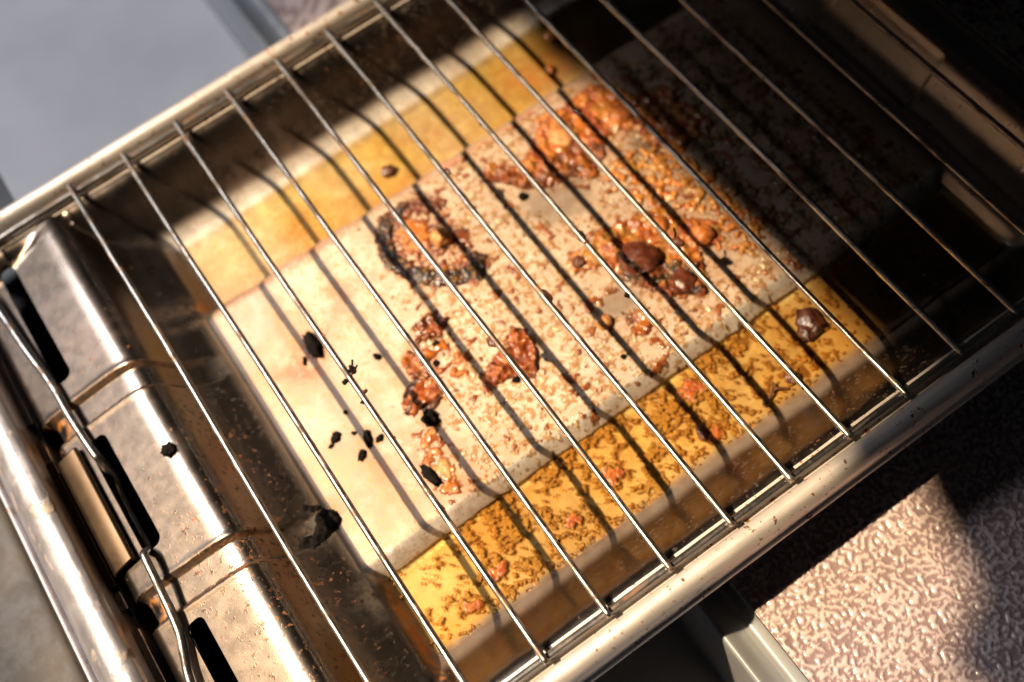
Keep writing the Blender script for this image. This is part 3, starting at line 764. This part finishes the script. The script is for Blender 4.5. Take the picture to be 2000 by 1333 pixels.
# burnt food lumps lying in the fat
LUMPS = [
 (-9.9, 26.4, 2.4, (3.5, 3.2, 2.8), M_TAN, 3, 'round tan food lump sitting in the dark ring-shaped burn'),
 (35.6, -19.8, 2.6, (6.8, 5.8, 4.2), M_MAROON, 8, 'largest dark brown food lump in the orange mass right of centre'),
 (57.0, -25.4, 1.8, (3.8, 3.4, 2.8), M_ORANGE, 12, 'glossy orange food lump near the shadow edge right of the largest brown lump'),
 (48.8, -14.0, 1.6, (3.4, 2.8, 2.2), M_ORANGE, 15, 'orange food lump just above the largest brown lump'),
 (42.0, -35.0, 1.6, (4.4, 3.6, 2.4), M_MAROON, 19, 'dark glossy food lump below the bar that carries the spiky burnt bit'),
 (14.4, -30.9, 1.0, (2.6, 2.2, 1.9), M_TAN, 23, 'small tan food lump beside the bare white patch of metal'),
 (20.7, -8.3, .9, (2.6, 2.0, 1.5), M_BROWN, 27, 'small brown food lump left of the largest brown lump'),
 (66, 29, 1.0, (4.5, 3.6, 1.8), M_ORANGE, 31, 'orange food lump near the upper right end of the burnt fat'),
 (45, 35, 1.0, (5.5, 4.6, 1.6), M_TAN, 33, 'wide tan orange food lump in the upper fat crust'),
]
for (x, y, u, dm, m, sd, lab) in LUMPS:
    tag(rock('food_lump', on_pan(x, y, u), dm, m, sd, rotz=sd * .7, jag=.24), lab, 'food lump', 'burnt food lumps on the pan')
# charred crumbs
CRUMBS = [
 (-63.7, 20.0, (2.3, 4.6, 2.0), -.15, 1, 'long black charred crumb on the red stain at upper left'),
 (-68.8, 17.1, (.6, 1.6, .6), -.5, 2, 'thin black sliver beside the long charred crumb on the red stain'),
 (-49.3, 3.9, (1.0, 1.4, .8), .3, 3, 'small black crumb alone left of the brown crusts'),
 (-65.8, -17.6, (1.3, 2.5, 1.0), -.35, 4, 'shiny black oval crumb in the cluster of crumbs at left'),
 (-70.2, -21.3, (1.1, 1.9, .7), -.9, 5, 'black leaf-shaped crumb lowest of the cluster at left'),
 (-73.6, -11.2, (1.9, 1.3, .7), .6, 6, 'flat black crumb leftmost of the cluster at left'),
 (-62.9, -19.8, (1.5, .9, .6), .4, 7, 'tiny black crumb just right of the shiny oval crumb'),
 (-46.9, -23.9, (2.4, 2.3, 1.8), .2, 8, 'knobbly black crumb on the edge of the golden fat'),
 (-56.8, -39.4, (1.4, 4.0, 1.3), .15, 9, 'black rice-shaped crumb standing close to the bar near the step'),
 (-114.9, 6.1, (1.9, 2.0, 1.2), .1, 10, 'black crumb on the slope of the left ledge'),
 (-48.9, -16.6, (1.2, 3.4, .9), -1.1, 12, 'dark brown curled stick crumb on the lower left crust'),
 (-42.9, -20.6, (1.0, 2.6, .7), -1.3, 13, 'brown splinter crumb beside the knobbly black crumb'),
 (-67.1, -6.0, (.7, .7, .5), 0, 14, 'black dot crumb under the bar with the spiky bits'),
 (-76.4, -12.9, (1.0, .6, .4), .3, 15, 'tiny flat crumb at the very left of the crumb cluster'),
 (-18.6, -29.5, (1.2, 1.0, .9), 0, 16, 'dark grey crumb at the foot of the red brown clump'),
 (12.1, -43.4, (.9, .8, .6), 0, 17, 'small dark crumb near the middle of the lower step'),
 (20.7, 23.3, (1.5, 1.5, 1.4), 0, 18, 'dark round ball crumb below the upper brown crust'),
 (-31.8, -4.0, (1.2, 1.1, .9), 0, 19, 'dark crumb among the brown beads left of centre'),
 (-35.5, -9.5, (1.0, 1.0, .8), 0, 21, 'black bead crumb on the left brown crust'),
 (-68.5, -13.6, (.7, .7, .5), 0, 22, 'black speck crumb above the shiny oval crumb'),
]
for (x, y, dm, rz, sd, lab) in CRUMBS:
    m = M_BROWN if sd in (12, 13) else M_CHAR
    tag(rock('charred_crumb', on_pan(x, y, dm[2] * .55), dm, m, sd + 100, rz, jag=.42 if sd != 18 else .12, sub=3), lab, 'crumb', 'charred crumbs on the pan')
# big charred flake and strip at the foot of the bead
def flake(name, outline, z0, th, mat, seed, label, sub=4):
    bm = bmesh.new()
    xs = [p[0] for p in outline]; ys = [p[1] for p in outline]
    st = .55
    X, Y = np.meshgrid(np.arange(min(xs) - 1, max(xs) + 1, st), np.arange(min(ys) - 1, max(ys) + 1, st), indexing='ij')
    d = poly_sdf(X, Y, outline) + .45 * noise(X * 1.1, Y * 1.1, seed)
    h = th * np.sqrt(np.clip(d, 0, 1.2) / 1.2) * np.clip(.8 + .55 * fbm(X * .7, Y * .7, seed + 3, 3), .3, 1.8)
    zt = zpan(X, Y) + h - .1
    zt = zt + z0 * (d > 0)
    ok = (d > 0).ravel(); F = grid_faces(*X.shape); F = F[ok[F].any(1)]
    used = np.zeros(ok.size, bool); used[F.ravel()] = True; idx = -np.ones(ok.size, int); idx[used] = np.arange(used.sum())
    me = mesh_from(name, np.stack([X.ravel(), Y.ravel(), zt.ravel()], 1)[used], idx[F], mat)
    return tag(link(name, me), label, 'crumb', 'charred crumbs on the pan')
flake('charred_flake', [(-98.2, -33.6), (-94.5, -34.2), (-92.4, -31.8), (-91.4, -29.2), (-88.6, -28.6), (-85.6, -31.0), (-85.4, -34.6), (-88.5, -36.2), (-93, -37.6), (-96.5, -38.6), (-99, -36)], .5, 2.0, M_CHAR, 3, 'large glossy black charred flake at the foot of the lower groove')
flake('charred_strip', [(-93.8, -25.6), (-92.6, -24.4), (-88.6, -27.4), (-88.8, -28.6), (-90.4, -28.2)], .2, 1.2, M_CHAR, 9, 'narrow black charred strip just above the large charred flake')
# in the oil
OILB = [
 ((66.1, -66.9), (4.6, 3.8, 1.9), M_DARK, 51, 'dark syrupy lump with bright glints in the near oil channel'),
 ((62.6, -69.5), (3.0, 2.6, 1.5), M_DARK, 57, 'smaller syrupy knob stuck to the dark lump in the near channel'),
 ((49.4, -78.2), (2.3, 2.0, 1.3), M_BROWN, 53, 'brown bead in the oil right of the twig-like crumb'),
 ((16.9, -75.4), (1.6, 2.8, 1.3), M_BROWN, 54, 'dark brown flake in the oil where two bar shadows meet'),
 ((-8.7, 64.9), (2.6, 2.0, 1.2), M_BROWN, 55, 'dark red crumb lying in the far oil channel'),
 ((69.8, 76.5), (3.2, 2.4, 1.6), M_ORANGE, 56, 'orange crumb in the far channel near the top of the photo'),
 ((60.0, 64.0), (2.0, 1.7, 1.2), M_ORANGE, 58, 'small orange crumb on the far channel close to the plateau'),
]
for (p, dm, m, sd, lab) in OILB:
    tag(rock('food_crumb', (p[0], p[1], OIL + .3), dm, m, sd, sd * .4, jag=.34), lab, 'crumb', 'food crumbs lying in the oil')
tw = thing('twig_crumb', 'thin twisted brown twig-like crumb lying on the near channel oil', 'crumb', (41.5, -78.4, OIL))
tube('stem', catmull([(-3.4, -1.2, .5), (-1.0, -.4, 1.0), (.8, 1.0, 1.2), (2.2, 2.4, .9)], 6), .45, M_BROWN, tw, 7, 61, .5)
tube('side_branch', catmull([(.4, .6, 1.2), (2.6, -.4, 1.4), (4.2, -1.6, .8)], 6), .35, M_BROWN, tw, 7, 62, .5)
rock('knob', (-3.6, -1.4, .6), (1.5, 1.1, .8), M_BROWN, 63, .4, .3, tw)
# burnt bits stuck to the bars
BITS = [(.4, -22.7, -.9, (1.2, 2.8, 1.3), M_BROWN, 71), (41.5, -32.2, .4, (1.5, 1.9, 1.3), M_BROWN, 72), (-58.3, -7.0, .2, (1.0, 1.5, 1.0), M_CHAR, 73), (-61.9, -8.8, -.4, (1.1, .9, .7), M_CHAR, 74), (-58.9, -15.2, 0, (1.2, .6, .6), M_BROWN, 75), (-60.8, -18.0, .3, (1.0, .7, .6), M_CHAR, 76),
        (-20.8, -24.6, -.2, (1.3, 2.1, 1.0), M_BROWN, 77), (1.4, 32.8, .1, (.8, 1.6, .7), M_BROWN, 78), (-60.3, -58.6, .2, (1.2, 1.8, .8), M_ORANGE, 79), (59.9, 8.7, .3, (1.15, 4.2, 1.0), M_ORANGE, 80), (19.4, -36.9, .2, (1.1, 1.1, .9), M_CHAR, 81), (20.4, -12.2, -.6, (1.2, 3.0, 1.0), M_CHAR, 82), (-60.3, -1.5, -.2, (.8, 2.0, .8), M_CHAR, 83)]
for (x, y, z, dm, m, sd) in BITS:
    rock('burnt_bit', (x, y, z + 3), dm, m, sd, 0, jag=.5, parent=rack, sub=2)
for (x, y, z, a) in ((-57.4, -6.0, .8, .5), (-57.2, -7.6, .9, -.3), (42.3, -29.8, 1.4, .9)):
    tube('burnt_spike', [(x - .8, y - .8, z + 2.6), (x, y, z + 3), (x + .9 * math.cos(a), y + 1.2 * math.sin(a) + .6, z + 3.4)], .35, M_CHAR, rack, 6, 90, .5)

for k in range(46):
    i = int(rng.integers(2, 11)); x = (i - 5) * 20.0; y = float(rng.uniform(-95, 60)); q = float(rng.uniform(.28, .62)); a = float(rng.uniform(-1, 1))
    rock('burnt_bit', (x + a * .95, y, 3 + .5 * (1 - abs(a)) + float(rng.uniform(-.5, .3))), (q, q * float(rng.uniform(1.0, 2.4)), q), (M_BROWN, M_CHAR, M_ORANGE)[k % 3], 200 + k, 0, .45, rack, 1)

# ================================================================== the drawer front on the left
front = thing('drawer_front', 'spattered steel front of the grill drawer along the left edge', 'drawer front', (-160, 0, -36))
def fx(pts): return [(a + 160, b + 36) for a, b in pts]
yl = list(np.linspace(-150, 190, 60))
sweep('top_rail', fx([(-151.4, -26), (-150.6, -10), (-150.6, -6.6), (-151.3, -4.5), (-152.8, -3.4), (-155.0, -3.2), (-157.6, -4.3), (-160.0, -6.8), (-162.2, -10.8), (-164.6, -16.4), (-167.0, -22.4), (-168.2, -26)]), yl, M_RAIL, axis='y', parent=front, sub=4, wob=.12)
sweep('seam_edge', fx([(-168.0, -24.4), (-168.6, -22.9), (-169.3, -22.7), (-169.9, -23.6), (-170.0, -26)]), yl, M_RAIL, axis='y', parent=front, sub=3)
sweep('face_panel', fx([(-170.2, -27), (-172, -25.6), (-180, -25.8), (-200, -28), (-215, -34)]), yl, M_FACE, axis='y', parent=front, sub=3)
sweep('inner_panel', fx([(-138, -27), (-148.4, -27), (-150.4, -26.6), (-151.0, -26.4)]), yl, M_BLACK, axis='y', parent=front, sub=2)
for (ya, yb) in ((-15.5, 31.5), ):
    sweep('base_plate', fx([(-148.3, -24), (-148.3, -15.0), (-148.8, -14.2), (-150.2, -14.0), (-150.75, -14.6), (-150.9, -24)]), [ya, ya + .4, 0, yb - .4, yb], M_BRASS, axis='y', parent=front, sub=2)
for (ya, yb) in ((48, 130), (32.6, 41), (-22.5, -16.6), (-130, -29.5)):
    sweep('inner_strip', fx([(-148.7, -24), (-148.7, -16.2), (-149.2, -15.5), (-150.3, -15.3), (-150.8, -16), (-150.9, -24)]), [ya, ya + .4, (ya + yb) / 2, yb - .4, yb], M_DULL, axis='y', parent=front, sub=2)
# the bronzed clip that hooks over the ledge into the middle slot
sweep('clip', fx([(-138.9, -17), (-138.95, -8.8), (-139.3, -8.0), (-140.0, -7.9), (-143.2, -9.2), (-145.4, -10.2), (-146.5, -10.9), (-147.2, -12.4), (-147.3, -22), (-146.9, -22), (-146.8, -13), (-145.8, -11.4), (-139.9, -8.9), (-139.5, -17)]), [-13.8, -13.4, 0, 27.2, 27.6], M_BRASS, axis='y', parent=front, closed=True)
# dark plate under the slots
sweep('slot_backing', fx([(-122, -23.5), (-139, -24.5)]), yl, M_BLACK, axis='y', parent=front)

# rusty plate behind the far end
pl = sweep('back_plate', [(167.5, -30), (167.6, -12), (168.4, -11), (172, -10.6), (200, -10.4), (260, -10.4), (260, -12), (172, -12)], [-150, -148, 0, 160, 162], M_RUST, axis='y', closed=True)
tag(pl, 'rust spotted metal plate behind the far end of the grill pan', 'plate')
